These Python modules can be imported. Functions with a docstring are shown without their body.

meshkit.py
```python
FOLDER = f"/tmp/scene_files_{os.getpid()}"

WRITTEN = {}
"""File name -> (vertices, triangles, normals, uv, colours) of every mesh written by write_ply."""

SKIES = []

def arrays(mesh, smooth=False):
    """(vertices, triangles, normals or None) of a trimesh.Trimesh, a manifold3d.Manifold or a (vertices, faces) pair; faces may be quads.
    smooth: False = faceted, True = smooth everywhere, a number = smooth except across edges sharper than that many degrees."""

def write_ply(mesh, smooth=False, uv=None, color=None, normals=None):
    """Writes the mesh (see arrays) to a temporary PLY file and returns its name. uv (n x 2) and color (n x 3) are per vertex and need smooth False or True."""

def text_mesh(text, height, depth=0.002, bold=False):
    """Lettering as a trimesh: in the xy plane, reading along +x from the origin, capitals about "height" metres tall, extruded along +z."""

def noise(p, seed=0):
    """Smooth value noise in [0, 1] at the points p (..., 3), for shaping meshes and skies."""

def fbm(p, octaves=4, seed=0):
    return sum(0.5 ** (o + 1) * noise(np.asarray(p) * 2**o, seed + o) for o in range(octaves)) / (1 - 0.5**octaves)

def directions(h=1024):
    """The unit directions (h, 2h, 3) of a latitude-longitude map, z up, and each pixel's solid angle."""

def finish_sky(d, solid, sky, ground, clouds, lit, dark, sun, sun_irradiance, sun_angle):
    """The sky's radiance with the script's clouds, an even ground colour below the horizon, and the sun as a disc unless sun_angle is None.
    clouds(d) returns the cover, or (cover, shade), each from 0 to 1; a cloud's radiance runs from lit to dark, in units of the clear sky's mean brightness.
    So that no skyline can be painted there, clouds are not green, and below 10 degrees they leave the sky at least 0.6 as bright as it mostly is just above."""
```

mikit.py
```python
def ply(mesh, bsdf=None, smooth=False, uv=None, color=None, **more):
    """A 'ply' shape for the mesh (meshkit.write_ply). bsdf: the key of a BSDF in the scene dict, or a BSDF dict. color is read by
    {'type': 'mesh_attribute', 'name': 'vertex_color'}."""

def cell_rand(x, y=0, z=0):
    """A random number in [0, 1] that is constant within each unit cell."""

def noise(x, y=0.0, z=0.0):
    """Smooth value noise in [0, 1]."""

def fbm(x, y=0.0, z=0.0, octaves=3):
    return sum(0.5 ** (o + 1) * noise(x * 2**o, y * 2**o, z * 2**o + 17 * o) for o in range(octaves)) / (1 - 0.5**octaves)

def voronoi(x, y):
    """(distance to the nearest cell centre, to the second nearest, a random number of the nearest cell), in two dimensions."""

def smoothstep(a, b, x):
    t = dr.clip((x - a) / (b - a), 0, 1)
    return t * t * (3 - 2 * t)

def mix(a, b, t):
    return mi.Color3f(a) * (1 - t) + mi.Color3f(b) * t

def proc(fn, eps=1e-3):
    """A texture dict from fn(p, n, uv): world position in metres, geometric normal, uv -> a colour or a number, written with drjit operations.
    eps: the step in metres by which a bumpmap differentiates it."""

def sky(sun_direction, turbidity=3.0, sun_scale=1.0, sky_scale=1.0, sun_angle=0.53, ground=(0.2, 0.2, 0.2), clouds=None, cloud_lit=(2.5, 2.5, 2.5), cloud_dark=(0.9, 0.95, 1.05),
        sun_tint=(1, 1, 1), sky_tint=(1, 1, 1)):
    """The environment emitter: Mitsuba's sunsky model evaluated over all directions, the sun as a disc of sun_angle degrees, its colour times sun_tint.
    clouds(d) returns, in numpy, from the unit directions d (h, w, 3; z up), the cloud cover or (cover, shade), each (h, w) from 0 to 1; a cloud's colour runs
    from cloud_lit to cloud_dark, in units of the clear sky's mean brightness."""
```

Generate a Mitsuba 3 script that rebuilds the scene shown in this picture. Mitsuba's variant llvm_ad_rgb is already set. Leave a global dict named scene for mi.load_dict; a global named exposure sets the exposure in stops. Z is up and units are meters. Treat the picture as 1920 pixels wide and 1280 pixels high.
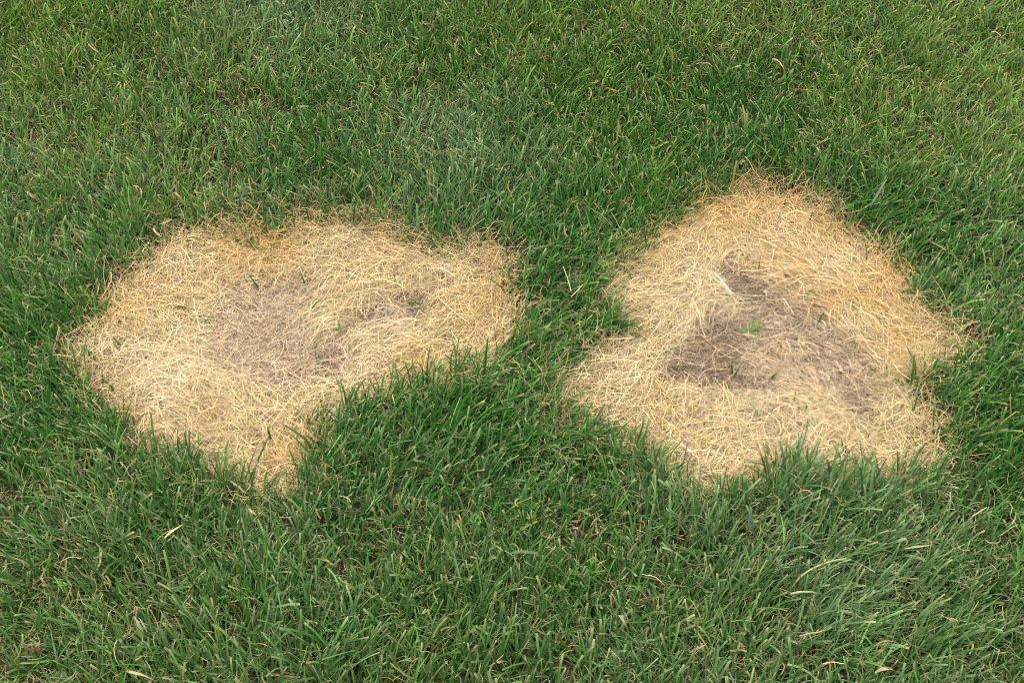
# A mown lawn with two bleached dead patches, seen from standing height.
import math
import numpy as np
import shapely
from scipy.ndimage import gaussian_filter, map_coordinates
import drjit as dr
import mitsuba as mi
import mikit, meshkit

T = mi.ScalarTransform4f
scene, labels = {}, {}

# ------------------------------------------------------------------ camera, sky, exposure
CAM_H, PITCH, HFOV = 1.20, 45.0, 38.0
pr = math.radians(PITCH)
scene['camera'] = {'type': 'perspective', 'fov': HFOV, 'fov_axis': 'x', 'near_clip': 0.02, 'far_clip': 2000.0,
                   'to_world': T().look_at(origin=[0, 0, CAM_H], target=[0, math.cos(pr), CAM_H - math.sin(pr)], up=[0, 0, 1])}
scene['sky_light'] = mikit.sky([-0.35, 0.30, 0.88], turbidity=3, sun_scale=0.30, sun_angle=14, ground=(0.08, 0.10, 0.05),
                               clouds=lambda d: (np.ones(d.shape[:2]), 1 - np.clip(d[..., 2], 0, 1)), cloud_lit=(2.7, 2.7, 2.7), cloud_dark=(.9, .92, .95))
exposure = 2.98

rng = np.random.default_rng(20240611)


def G(px, py, z=0.0):
    """The place (x, y), in metres, at height z that the photograph (1920 x 1280) shows at this pixel."""
    t = math.tan(math.radians(HFOV / 2))
    u = (np.asarray(px, float) - 960) / 960 * t
    v = (640 - np.asarray(py, float)) / 960 * t
    dy = math.cos(pr) + v * math.sin(pr)
    dz = -math.sin(pr) + v * math.cos(pr)
    s = (CAM_H - z) / -dz
    return np.stack([u * s, dy * s], -1)


# ------------------------------------------------------------------ fields on the ground
X0, X1, Y0, Y1, RES = -1.5, 1.5, 0.2, 2.9, 0.0025
gx, gy = np.arange(X0, X1, RES), np.arange(Y0, Y1, RES)
GX, GY = np.meshgrid(gx, gy)


def sample(field, x, y):
    return map_coordinates(field, [(np.asarray(y) - Y0) / RES, (np.asarray(x) - X0) / RES], order=1, mode='nearest')


def n2(x, y, f, seed, oct=3):
    p = np.stack([np.asarray(x) * f, np.asarray(y) * f, np.full(np.shape(x), 3.7)], -1)
    return meshkit.fbm(p, oct, seed)


def area(points, wobble=0.012, blur=0.004, seed=0):
    """1 inside the outline (pixels of the photograph), 0 outside, with a ragged edge."""
    poly = shapely.Polygon(G([p[0] for p in points], [p[1] for p in points])).buffer(0)
    wx = (n2(GX, GY, 30, seed + 5) - .5) * 2.6 * wobble + (n2(GX, GY, 100, seed + 6) - .5) * 2.6 * wobble
    wy = (n2(GX, GY, 30, seed + 9) - .5) * 2.6 * wobble + (n2(GX, GY, 100, seed + 7) - .5) * 2.6 * wobble
    m = shapely.contains_xy(poly, (GX + wx).ravel(), (GY + wy).ravel()).reshape(GX.shape).astype(float)
    return gaussian_filter(m, blur / RES)


def ragged(m, reach=.008, seed=0):
    """Eats into an area's rim and spills over it in tongues of a few centimetres."""
    soft = gaussian_filter(m, reach / RES)
    g = n2(GX, GY, 38, seed + 20, 3) - .5 + .8 * (n2(GX, GY, 95, seed + 21, 2) - .5)
    return gaussian_filter((soft + .95 * g > .5).astype(float), .0025 / RES)


def blobs(spots, seed=0):
    """Sum of soft spots (px, py, radius in pixels, strength)."""
    out = np.zeros_like(GX)
    for px, py, r, s in spots:
        c, e = G(px, py), G(px + r, py)
        out += s * np.exp(-((GX - c[0]) ** 2 + (GY - c[1]) ** 2) / (np.linalg.norm(e - c) ** 2))
    return out


LEFT = [(277, 452), (318, 452), (357, 436), (395, 440), (423, 420), (440, 458), (490, 448), (534, 450), (550, 436), (580, 436), (627, 405), (660, 436), (721, 428), (765, 452), (800, 478), (845, 462), (880, 482), (904, 466),
        (925, 490), (962, 494), (946, 535), (970, 560), (966, 590), (945, 612), (958, 632), (922, 662), (930, 690), (914, 714), (860, 708), (816, 720), (780, 716), (736, 736), (700, 742), (685, 760), (634, 775), (604, 800),
        (572, 815), (562, 845), (582, 885), (552, 962), (515, 945), (488, 938), (465, 890), (430, 900), (386, 876), (350, 882), (335, 850), (291, 858), (262, 832), (226, 842), (232, 798), (206, 780), (216, 752), (170, 716), (182, 688),
        (160, 672), (188, 655), (112, 642), (180, 615), (190, 571), (229, 536), (283, 500)]
RIGHT = [(1337, 360), (1372, 368), (1408, 340), (1440, 360), (1480, 356), (1505, 388), (1537, 384), (1560, 432), (1580, 424), (1596, 460), (1623, 466), (1650, 490), (1673, 486), (1708, 508), (1688, 535), (1694, 563), (1722, 578),
         (1736, 602), (1776, 636), (1836, 660), (1752, 674), (1762, 700), (1700, 700), (1690, 722), (1708, 745), (1756, 756), (1734, 802), (1762, 848), (1748, 900), (1694, 892), (1660, 922), (1637, 900), (1600, 920), (1566, 900), (1523, 890),
         (1480, 848), (1451, 890), (1408, 908), (1385, 945), (1350, 915), (1323, 938), (1290, 905), (1262, 915), (1230, 870), (1204, 884), (1166, 832), (1123, 820), (1090, 790), (1040, 818), (1052, 775), (1010, 727), (1050, 712), (1040, 682),
         (1101, 668), (1130, 650), (1160, 642), (1158, 612), (1128, 584), (1090, 552), (1150, 530), (1166, 490), (1200, 484), (1210, 445), (1262, 425), (1270, 405), (1312, 395)]
mL, mR = ragged(area(LEFT, .007, .002, 1), seed=1), ragged(area(RIGHT, .007, .002, 2), seed=2)
dead = np.maximum(mL, mR)
# worn grey-tan middles, and the darkest bare soil
worn = np.maximum.reduce([
    area([(425, 530), (500, 510), (590, 505), (615, 535), (560, 590), (600, 620), (660, 640), (645, 695), (590, 722), (520, 728), (450, 705), (398, 660), (395, 595)], .014, .005, 3),
    area([(645, 580), (715, 548), (790, 532), (808, 590), (750, 604), (690, 600), (650, 612)], .010, .004, 4),
    area([(1338, 488), (1400, 485), (1465, 535), (1540, 572), (1605, 640), (1650, 690), (1650, 772), (1600, 790), (1555, 725), (1485, 722), (1440, 742), (1380, 728), (1300, 722), (1236, 702),
          (1248, 678), (1328, 590), (1388, 568), (1362, 535)], .012, .004, 5)])
bare = np.maximum.reduce([
    area([(1325, 592), (1385, 598), (1402, 640), (1395, 690), (1452, 716), (1420, 738), (1340, 718), (1258, 716), (1238, 692), (1290, 648)], .009, .003, 6),
    area([(1345, 492), (1400, 500), (1460, 545), (1450, 560), (1380, 545)], .008, .003, 7),
    .36 * area([(1345, 492), (1400, 492), (1470, 540), (1555, 578), (1615, 650), (1658, 705), (1648, 768), (1600, 745), (1545, 665), (1470, 622), (1395, 598)], .012, .004, 12),
    area([(1575, 720), (1605, 735), (1640, 772), (1615, 785), (1580, 752)], .006, .003, 8),
    area([(735, 545), (790, 540), (795, 590), (760, 585)], .008, .003, 9) * .8,
    area([(650, 582), (690, 572), (700, 596), (655, 606)], .006, .003, 10) * .9,
    area([(500, 512), (590, 505), (585, 530), (510, 530)], .008, .008, 11) * .5,
    area([(600, 640), (655, 645), (640, 680), (600, 680)], .008, .008, 11) * .5])
golden = blobs([(235, 575, 55, 1.0), (470, 465, 60, 1.0), (530, 462, 45, .8), (720, 462, 40, .6), (880, 560, 70, .55), (930, 545, 40, .6), (790, 672, 45, .9), (540, 850, 45, .8), (340, 530, 60, .45),
                (1330, 400, 65, 1.0), (1440, 385, 70, .7), (1560, 430, 50, .7), (1480, 500, 60, .7), (1560, 560, 50, .55), (1660, 520, 60, 1.0), (1690, 640, 60, .6), (1620, 560, 60, .55),
                (1250, 450, 45, .7), (1470, 660, 35, .5), (1070, 760, 35, .4), (1240, 735, 40, .4), (400, 760, 50, .3)])
golden = np.clip(golden, 0, 1)
# thin fringe where dead and green blades mingle
fringe = np.clip(gaussian_filter(dead, .022 / RES) * 2, 0, 1) * np.clip(2.2 - 2.2 * gaussian_filter(dead, .022 / RES), 0, 1)
fringe = np.clip(fringe * .35 + blobs([(620, 410, 55, .8), (700, 415, 55, .8), (560, 425, 40, .6), (470, 415, 45, .6), (380, 425, 45, .6), (790, 450, 45, .7), (880, 462, 50, .8), (940, 490, 40, .6), (1130, 535, 40, .7),
                                      (1190, 612, 35, .7), (1185, 480, 40, .6), (1220, 430, 35, .6), (1620, 460, 40, .7), (1700, 540, 40, .6), (1745, 610, 35, .6), (1790, 660, 45, .8), (1720, 715, 40, .7), (140, 648, 45, .8),
                                      (170, 705, 40, .6), (195, 590, 40, .6), (230, 530, 30, .5), (820, 718, 45, .6), (940, 620, 35, .5), (1100, 655, 40, .6), (1040, 730, 30, .6), (1500, 870, 45, .5), (1380, 930, 35, .5),
                                      (530, 930, 35, .4), (1750, 800, 30, .5), (1540, 390, 35, .6), (1400, 345, 35, .6)]), 0, 1)
fringe *= np.clip(n2(GX, GY, 45, 101, 3) * 3 - .85, .05, 1)

SOIL_Z = (n2(GX, GY, 9, 31) - .5) * .012 + (n2(GX, GY, 70, 32) - .5) * .004

SOIL_Z = SOIL_Z - .012 * gaussian_filter(dead, .010 / RES)
hollow = np.clip(n2(GX, GY, 24, 44, 3) * 6 - 3.85, 0, 1) * (dead > .5)
hollow = gaussian_filter(np.maximum(hollow, blobs([(1240, 742, 14, .9), (1362, 738, 12, .8), (1255, 772, 12, .7), (430, 605, 14, .7), (268, 464, 12, 1.0), (1620, 690, 12, .7), (960, 520, 10, .6)])), 1.5)


def lumps(x, y):
    return n2(x, y, 15, 41, 3)


STRAW_H = np.clip(gaussian_filter(dead, .016 / RES) * 2 - .9, 0, 1) * (.003 + .011 * np.clip(lumps(GX, GY) * 1.9 - .5, 0, 1) + .003 * golden + .008 * (n2(GX, GY, 55, 43, 2) - .3)) * (1 - .72 * worn) * (1 - .8 * bare) * (1 - .8 * hollow)
STRAW_H = np.maximum(STRAW_H, 0)
STRAW_H = gaussian_filter(STRAW_H, 2)


def soil_z(x, y):
    return sample(SOIL_Z, x, y)


def interp(points, x, y, reach, values):
    """Smooth blend of values given at pixels of the photograph."""
    c = G([p[0] for p in points], [p[1] for p in points])
    v = np.asarray(values, float)
    num, den = np.zeros((len(x), v.shape[1])), np.full((len(x), 1), 1e-9)
    for k in range(len(c)):
        w = np.exp(-((x - c[k, 0]) ** 2 + (y - c[k, 1]) ** 2) / reach ** 2)[:, None] + 1e-7
        num, den = num + w * v[k], den + w
    return num / den


# ------------------------------------------------------------------ materials
def blade_material(rough, trans, spec):
    return {'type': 'principledthin', 'base_color': {'type': 'mesh_attribute', 'name': 'vertex_color'}, 'roughness': rough, 'diff_trans': trans, 'eta': spec}


scene['green_blade'] = blade_material(.40, .45, 1.33)
scene['straw_blade'] = blade_material(.6, .25, 1.35)


def soil_color(p, n, uv):
    a = mikit.fbm(p.x * 9, p.y * 9, 0.5, octaves=4)
    b = mikit.fbm(p.x * 160, p.y * 160, p.z * 160, octaves=3)
    c = mikit.mix((.014, .011, .006), (.036, .026, .016), mikit.smoothstep(.3, .7, a))
    c = mikit.mix(c, (.09, .066, .045), mikit.smoothstep(.55, .75, b) * .5)
    far = mikit.smoothstep(2.5, 7.0, dr.sqrt(p.x * p.x + (p.y - 1.3) * (p.y - 1.3)))
    g = mikit.mix((.030, .070, .016), (.060, .105, .030), mikit.fbm(p.x * 3, p.y * 3, 4.5, octaves=4))
    return mikit.mix(c, g, far)


def soil_relief(p, n, uv):
    return mikit.fbm(p.x * 260, p.y * 260, p.z * 120, octaves=3)


scene['soil_material'] = {'type': 'twosided', 'bsdf': {'type': 'bumpmap', 'scale': .0018, 'tex': mikit.proc(soil_relief, 4e-4),
                          'bsdf': {'type': 'principled', 'base_color': mikit.proc(soil_color), 'roughness': .9, 'specular': .25}}}

scene['crumb'] = {'type': 'principled', 'base_color': {'type': 'mesh_attribute', 'name': 'vertex_color'}, 'roughness': .95, 'specular': .15}


def dust_color(p, n, uv):
    a = mikit.fbm(p.x * 22, p.y * 22, 1.5, octaves=3)
    b = mikit.fbm(p.x * 300, p.y * 300, p.z * 300, octaves=3)
    c = mikit.mix((.085, .063, .046), (.165, .126, .092), mikit.smoothstep(.3, .7, a))
    c = mikit.mix(c, (.055, .038, .029), mikit.smoothstep(.54, .70, b) * .8)
    return mikit.mix(c, (.36, .28, .21), mikit.smoothstep(.60, .72, mikit.fbm(p.x * 420, p.y * 170, 7.5, octaves=2)) * .55)


scene['dust_material'] = {'type': 'twosided', 'bsdf': {'type': 'bumpmap', 'scale': .0020, 'tex': mikit.proc(soil_relief, 4e-4),
                          'bsdf': {'type': 'principled', 'base_color': mikit.proc(dust_color), 'roughness': .92, 'specular': .2}}}


# ------------------------------------------------------------------ blades
def ribbons_of(base, az, tilt, curl, twist, length, width, roll, colors, nseg=7, fold=0.0, cut=None, grow=.65, kink=None, floor=None, wob=0.0):
    """Curved, tapering blades as one (vertices, faces, colours). colors: (n, 3 stops, 3) at the foot, the middle and the tip.
    floor: heights below which a blade cannot sink, as a function of x, y."""
    n = len(base)
    s = np.linspace(0, 1, nseg + 1)
    sm = (s[1:] + s[:-1]) / 2
    az, tilt, curl, twist, length, width, roll = (np.broadcast_to(np.asarray(a, float), (n,)) for a in (az, tilt, curl, twist, length, width, roll))
    tt = tilt[:, None] + curl[:, None] * sm ** 1.4
    aa = az[:, None] + twist[:, None] * sm
    if kink is not None:
        tt = tt + kink[0][:, None] * (sm[None] > kink[1][:, None])
    if wob:
        ph = rng.uniform(0, 6.28, (n, 2))
        fr = rng.uniform(4, 10, (n, 1))
        aa = aa + wob * np.sin(fr * sm + ph[:, :1])
        tt = tt + .3 * wob * np.sin(fr * 1.3 * sm + ph[:, 1:])
    d = np.stack([np.sin(tt) * np.cos(aa), np.sin(tt) * np.sin(aa), np.cos(tt)], -1) * (length[:, None, None] / nseg)
    p = np.concatenate([np.zeros((n, 1, 3)), np.cumsum(d, 1)], 1) + np.asarray(base)[:, None]
    if floor is not None:
        f = floor(p[..., 0], p[..., 1]) + .0015
        p[:, 1:, 2] = np.where(p[:, 1:, 2] < f[:, 1:], f[:, 1:] + .0015 * rng.random((n, 1)), p[:, 1:, 2])
    tan = np.gradient(p, axis=1)
    tan /= np.linalg.norm(tan, axis=-1, keepdims=True) + 1e-12
    a2 = np.concatenate([aa[:, :1], (aa[:, 1:] + aa[:, :-1]) / 2, aa[:, -1:]], 1)
    w0 = np.stack([-np.sin(a2), np.cos(a2), np.zeros_like(a2)], -1)
    w0 -= (w0 * tan).sum(-1, keepdims=True) * tan
    w0 /= np.linalg.norm(w0, axis=-1, keepdims=True) + 1e-12
    nn = np.cross(tan, w0)
    r = roll[:, None, None]
    side = np.cos(r) * w0 + np.sin(r) * nn
    nn = np.cross(tan, side)
    prof = (grow + (1 - grow) * np.minimum(s / .35, 1))[None] * np.clip((1 - s) / .62, 0.03, 1)[None] ** .75
    if cut is not None:
        blunt = (grow + (1 - grow) * np.minimum(s / .35, 1)) * (1 - .25 * s)
        prof = np.where(cut[:, None], blunt[None], prof)
    hw = (width[:, None] / 2 * prof)[..., None]
    rows = [p - side * hw, p + side * hw] if not fold else [p - side * hw, p + nn * hw * fold, p + side * hw]
    k = len(rows)
    v = np.stack(rows, 2)
    cs = np.empty((n, nseg + 1, 3))
    for j in range(3):
        cs[..., j] = np.where(s[None] < .4, colors[:, 0, None, j] + (colors[:, 1, None, j] - colors[:, 0, None, j]) * np.minimum(s / .4, 1)[None],
                              colors[:, 1, None, j] + (colors[:, 2, None, j] - colors[:, 1, None, j]) * np.clip((s - .72) / .28, 0, 1)[None] ** 2)
    c = np.repeat(cs[:, :, None], k, 2)
    i = (np.arange(n) * (nseg + 1) * k)[:, None, None] + (np.arange(nseg) * k)[None, :, None] + np.arange(k - 1)[None, None]
    q = np.stack([i, i + 1, i + 1 + k, i + k], -1).reshape(-1, 4)
    return v.reshape(-1, 3), np.vstack([q[:, [0, 1, 2]], q[:, [0, 2, 3]]]), np.clip(c.reshape(-1, 3), 0, 1)


def ribbons(base, az, tilt, curl, twist, length, width, roll, colors, nseg, fold=0.0, cut=None, kink=None, floor=None):
    """Wide blades folded along the middle, thin ones flat."""
    n, out = len(base), []
    for some, fo in ((width >= .0015, fold), (width < .0015, 0.0)):
        pick = lambda a: a[some] if isinstance(a, np.ndarray) and len(a) == n else a
        out.append(ribbons_of(base[some], *[pick(a) for a in (az, tilt, curl, twist, length, width, roll)], colors[some], nseg, fo, pick(cut), kink=tuple(pick(a) for a in kink), floor=floor))
    return joined(out)


def joined(parts):
    v, f, c, at = [], [], [], 0
    for a, b, d in parts:
        v.append(a), f.append(b + at), c.append(d)
        at += len(a)
    return np.vstack(v), np.vstack(f), np.vstack(c)


def put(key, part, material, label=None, category=None, group=None, kind=None):
    v, f, c = part
    scene[key] = mikit.ply((v, f), material, smooth=True, color=c)
    tell = {k: x for k, x in dict(label=label, category=category, group=group, kind=kind).items() if x}
    if tell:
        labels[key] = tell


# ------------------------------------------------------------------ the ground
fine_x = np.concatenate([-np.geomspace(400, X1 + .02, 24), np.arange(X0 + .010, X1 - .009, .010), np.geomspace(X1 + .02, 400, 24)])
fine_y = np.concatenate([-np.geomspace(400, .02, 30) + Y0, np.arange(Y0 + .010, Y1 - .009, .010), Y1 + np.geomspace(.02, 400, 30)])
FX, FY = np.meshgrid(fine_x, fine_y)
FZ = soil_z(FX, FY) * ((FX > X0) & (FX < X1) & (FY > Y0) & (FY < Y1))
r, c = FX.shape
idx = np.arange(r * c).reshape(r, c)
quads = np.stack([idx[:-1, :-1], idx[:-1, 1:], idx[1:, 1:], idx[1:, :-1]], -1).reshape(-1, 4)
scene['ground'] = mikit.ply((np.stack([FX, FY, FZ], -1).reshape(-1, 3), quads), 'soil_material', smooth=True)
labels['ground'] = {'label': 'dark brown soil showing in gaps between the grass blades', 'category': 'ground', 'kind': 'structure'}

# ------------------------------------------------------------------ the green lawn
# lean of the blades: pixel, direction (degrees, 0 = to the right, 90 = away from the viewer), tilt (degrees)
LEAN = [(100, 80, 120, 25), (90, 300, 130, 35), (300, 150, 100, 22), (450, 210, 75, 25), (560, 300, 140, 30), (720, 150, 110, 25), (860, 280, 105, 22), (1000, 100, 80, 18), (1180, 250, 60, 28),
        (1300, 120, 80, 20), (1500, 100, 60, 24), (1560, 260, 110, 26), (1680, 320, 60, 34), (1800, 180, 42, 40), (1870, 350, 38, 44), (1720, 400, 20, 52), (1800, 560, 32, 48), (1840, 720, 15, 55),
        (1860, 860, 22, 46), (1820, 1000, 40, 40), (1650, 970, 45, 45), (1570, 1100, 24, 58), (1400, 1000, 75, 28), (1280, 930, 95, 28), (1000, 960, 70, 35), (900, 790, 30, 52), (760, 790, 50, 45),
        (1060, 620, 15, 62), (1060, 500, 70, 45), (1000, 720, 25, 58), (1130, 420, 60, 35), (700, 860, 60, 40), (420, 980, 130, 36), (640, 1080, 85, 28), (100, 1050, 155, 45), (90, 700, 150, 50),
        (100, 520, 130, 44), (200, 880, 140, 46), (900, 1150, 92, 20), (1160, 1180, 110, 34), (300, 1180, 140, 38), (1350, 1200, 40, 40), (1750, 1200, 30, 45), (500, 340, 110, 35), (350, 400, 120, 35)]
# tone: deep green, pale blue-green, yellow-green, dry
TONE = [(50, 150, .2, .3, .8, .35), (60, 230, .2, .8, .4, .4), (250, 50, .4, .1, .7, .35), (420, 110, .0, .6, .8, .75), (350, 60, .5, .4, .3, .15), (500, 70, .3, .9, .1, .25), (300, 330, .2, .5, .5, .6), (400, 250, .3, .5, .5, .5),
        (230, 200, .4, .4, .5, .4), (560, 230, .6, .3, .2, .35), (700, 120, .4, .5, .4, .25), (850, 275, .1, 1.15, .1, .3), (820, 320, .3, .9, .0, .25), (930, 350, .5, .6, .1, .25), (770, 230, .7, .3, .2, .3), (960, 280, .7, .3, .2, .3), (740, 330, .6, .5, .1, .3), (830, 160, .8, .1, .3, .45), (1000, 80, .5, .2, .6, .5), (1200, 60, .5, .2, .6, .35),
        (1150, 200, .8, .1, .4, .3), (1200, 330, .9, .2, .2, .25), (1350, 250, .9, .2, .1, .25), (1320, 60, .3, .3, .7, .6), (1500, 60, .4, .3, .6, .35), (1630, 220, .2, .3, .7, .6), (1500, 180, .8, .2, .2, .25),
        (1800, 100, .3, .4, .6, .35), (1880, 250, .1, .5, .9, .45), (1760, 320, .3, .3, .6, .45), (1780, 420, .7, .7, .1, .15), (1700, 450, .9, .5, .0, .1), (1850, 560, .6, .5, .2, .3), (1820, 700, .8, .4, .1, .2),
        (1850, 850, 1., .2, .0, .12), (1850, 1000, .5, .4, .2, .55), (1700, 950, .7, .7, .0, .2), (1560, 1080, .5, .9, .0, .25), (1350, 960, .7, .6, .0, .2), (1300, 1130, .5, .7, .1, .5), (1050, 1030, .6, .3, .2, .6),
        (1000, 880, .9, .4, .0, .3), (830, 800, 1., .2, .0, .15), (1050, 600, .9, .3, .0, .2), (1080, 470, 1., .2, .0, .2), (1000, 700, .9, .4, .0, .3), (650, 880, .8, .4, .0, .2), (500, 980, .7, .4, .1, .35),
        (150, 960, .5, .4, .2, .75), (200, 1060, .5, .4, .1, .7), (100, 800, .9, .3, .0, .25), (80, 650, .9, .2, .1, .2), (100, 480, .6, .5, .3, .3), (300, 1200, .5, .5, .2, .5), (600, 1150, .6, .5, .2, .35),
        (850, 1150, .6, .5, .2, .35), (1700, 1220, .6, .5, .1, .35), (1400, 1230, .5, .6, .1, .4), (600, 380, .7, .4, .1, .4), (200, 420, .5, .5, .3, .35), (1550, 330, .7, .3, .2, .3)]
DEEP, MIDG = np.array([.030, .122, .017]), np.array([.062, .185, .028])
PALE, YELL = np.array([.160, .250, .125]), np.array([.125, .210, .036])
STRAWC = np.array([.55, .43, .235])
BROWN = np.array([.25, .165, .085])
NEARSIDE = [G(-60, 1345), G(1980, 1345), G(1990, -70), G(-70, -70)]     # what is built blade by blade; tiles go on beyond it
VIEW = shapely.Polygon(NEARSIDE)


def scatter(per_m2, poly=VIEW):
    x0, y0, x1, y1 = poly.bounds
    k = int(per_m2 * (x1 - x0) * (y1 - y0))
    p = np.stack([rng.uniform(x0, x1, k), rng.uniform(y0, y1, k)], -1)
    return p[shapely.contains_xy(poly, p[:, 0], p[:, 1])]


def green_blades(x, y, lean_az, lean_tilt, tone, nseg, floor, big=1.0, short=None):
    """Shoots at x, y, each with two to four leaves."""
    leaves = rng.integers(2, 5, len(x))
    k = np.repeat(np.arange(len(x)), leaves)
    n = len(k)
    x, y, lean_az, lean_tilt, tone = x[k] + rng.normal(0, .0016, n), y[k] + rng.normal(0, .0016, n), lean_az[k], lean_tilt[k], tone[k]
    own = rng.normal(0, 1, len(leaves))[k]
    ex = np.sin(lean_tilt) * np.cos(lean_az) + rng.normal(0, .42, n)
    ey = np.sin(lean_tilt) * np.sin(lean_az) + rng.normal(0, .42, n)
    az, mag = np.arctan2(ey, ex), np.hypot(ex, ey)
    tilt = np.arcsin(np.clip(mag, 0, .97)) * .78
    curl = np.abs(rng.normal(.35, .45, n)) + .35 * mag
    fat = rng.random(n)
    width = np.where(fat < .30, rng.uniform(.0006, .0012, n), np.where(fat < .86, rng.uniform(.0013, .0022, n), rng.uniform(.0022, .0032, n))) * big
    tall = n2(x, y, 13, 55, 3)
    length = (.022 + .034 * rng.beta(2.2, 2, n)) * (.40 + 1.2 * tall) * np.where(fat < .3, .9, 1) + .006 * (fat > .8)
    if short is not None:
        length *= short[k]
    w = np.maximum(tone[:, :3], .02) ** 1.35 * rng.gamma(2.2, 1, (n, 3))
    w = w / w.sum(1, keepdims=True)
    mix3 = w[:, :1] * (DEEP * .9 + MIDG * .1) + w[:, 1:2] * (PALE * .85 + MIDG * .15) + w[:, 2:3] * (YELL * .85 + MIDG * .15)
    mix3 = mix3 * np.exp(rng.normal(0, .26, n) + .14 * own)[:, None]
    col = np.stack([mix3 * .7 + np.array([.10, .09, .04]) * .25, mix3, mix3 * 1.1], 1)
    cut = rng.random(n) < .55
    col[cut, 2] = mix3[cut] * .6 + np.array([.42, .44, .27]) * rng.uniform(.1, .75, (cut.sum(), 1))
    dry_tip = rng.random(n) < .05 + .14 * tone[:, 3]
    col[dry_tip, 2] = STRAWC * rng.uniform(.6, 1.1, (dry_tip.sum(), 1))
    half = rng.random(n) < .008 + .03 * tone[:, 3]
    col[half, 1:] = col[half, 1:] * .5 + STRAWC * np.array([.8, .85, .6]) * .5
    kink = (np.where(rng.random(n) < .16, rng.uniform(.5, 1.4, n), 0), rng.uniform(.3, .75, n))
    base = np.stack([x, y, floor(x, y) - .002], -1)
    return ribbons(base, az, tilt, curl, rng.normal(0, .45, n), length, width, rng.normal(0, .45, n), col, nseg, fold=.28, cut=cut, kink=kink, floor=floor)


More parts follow.
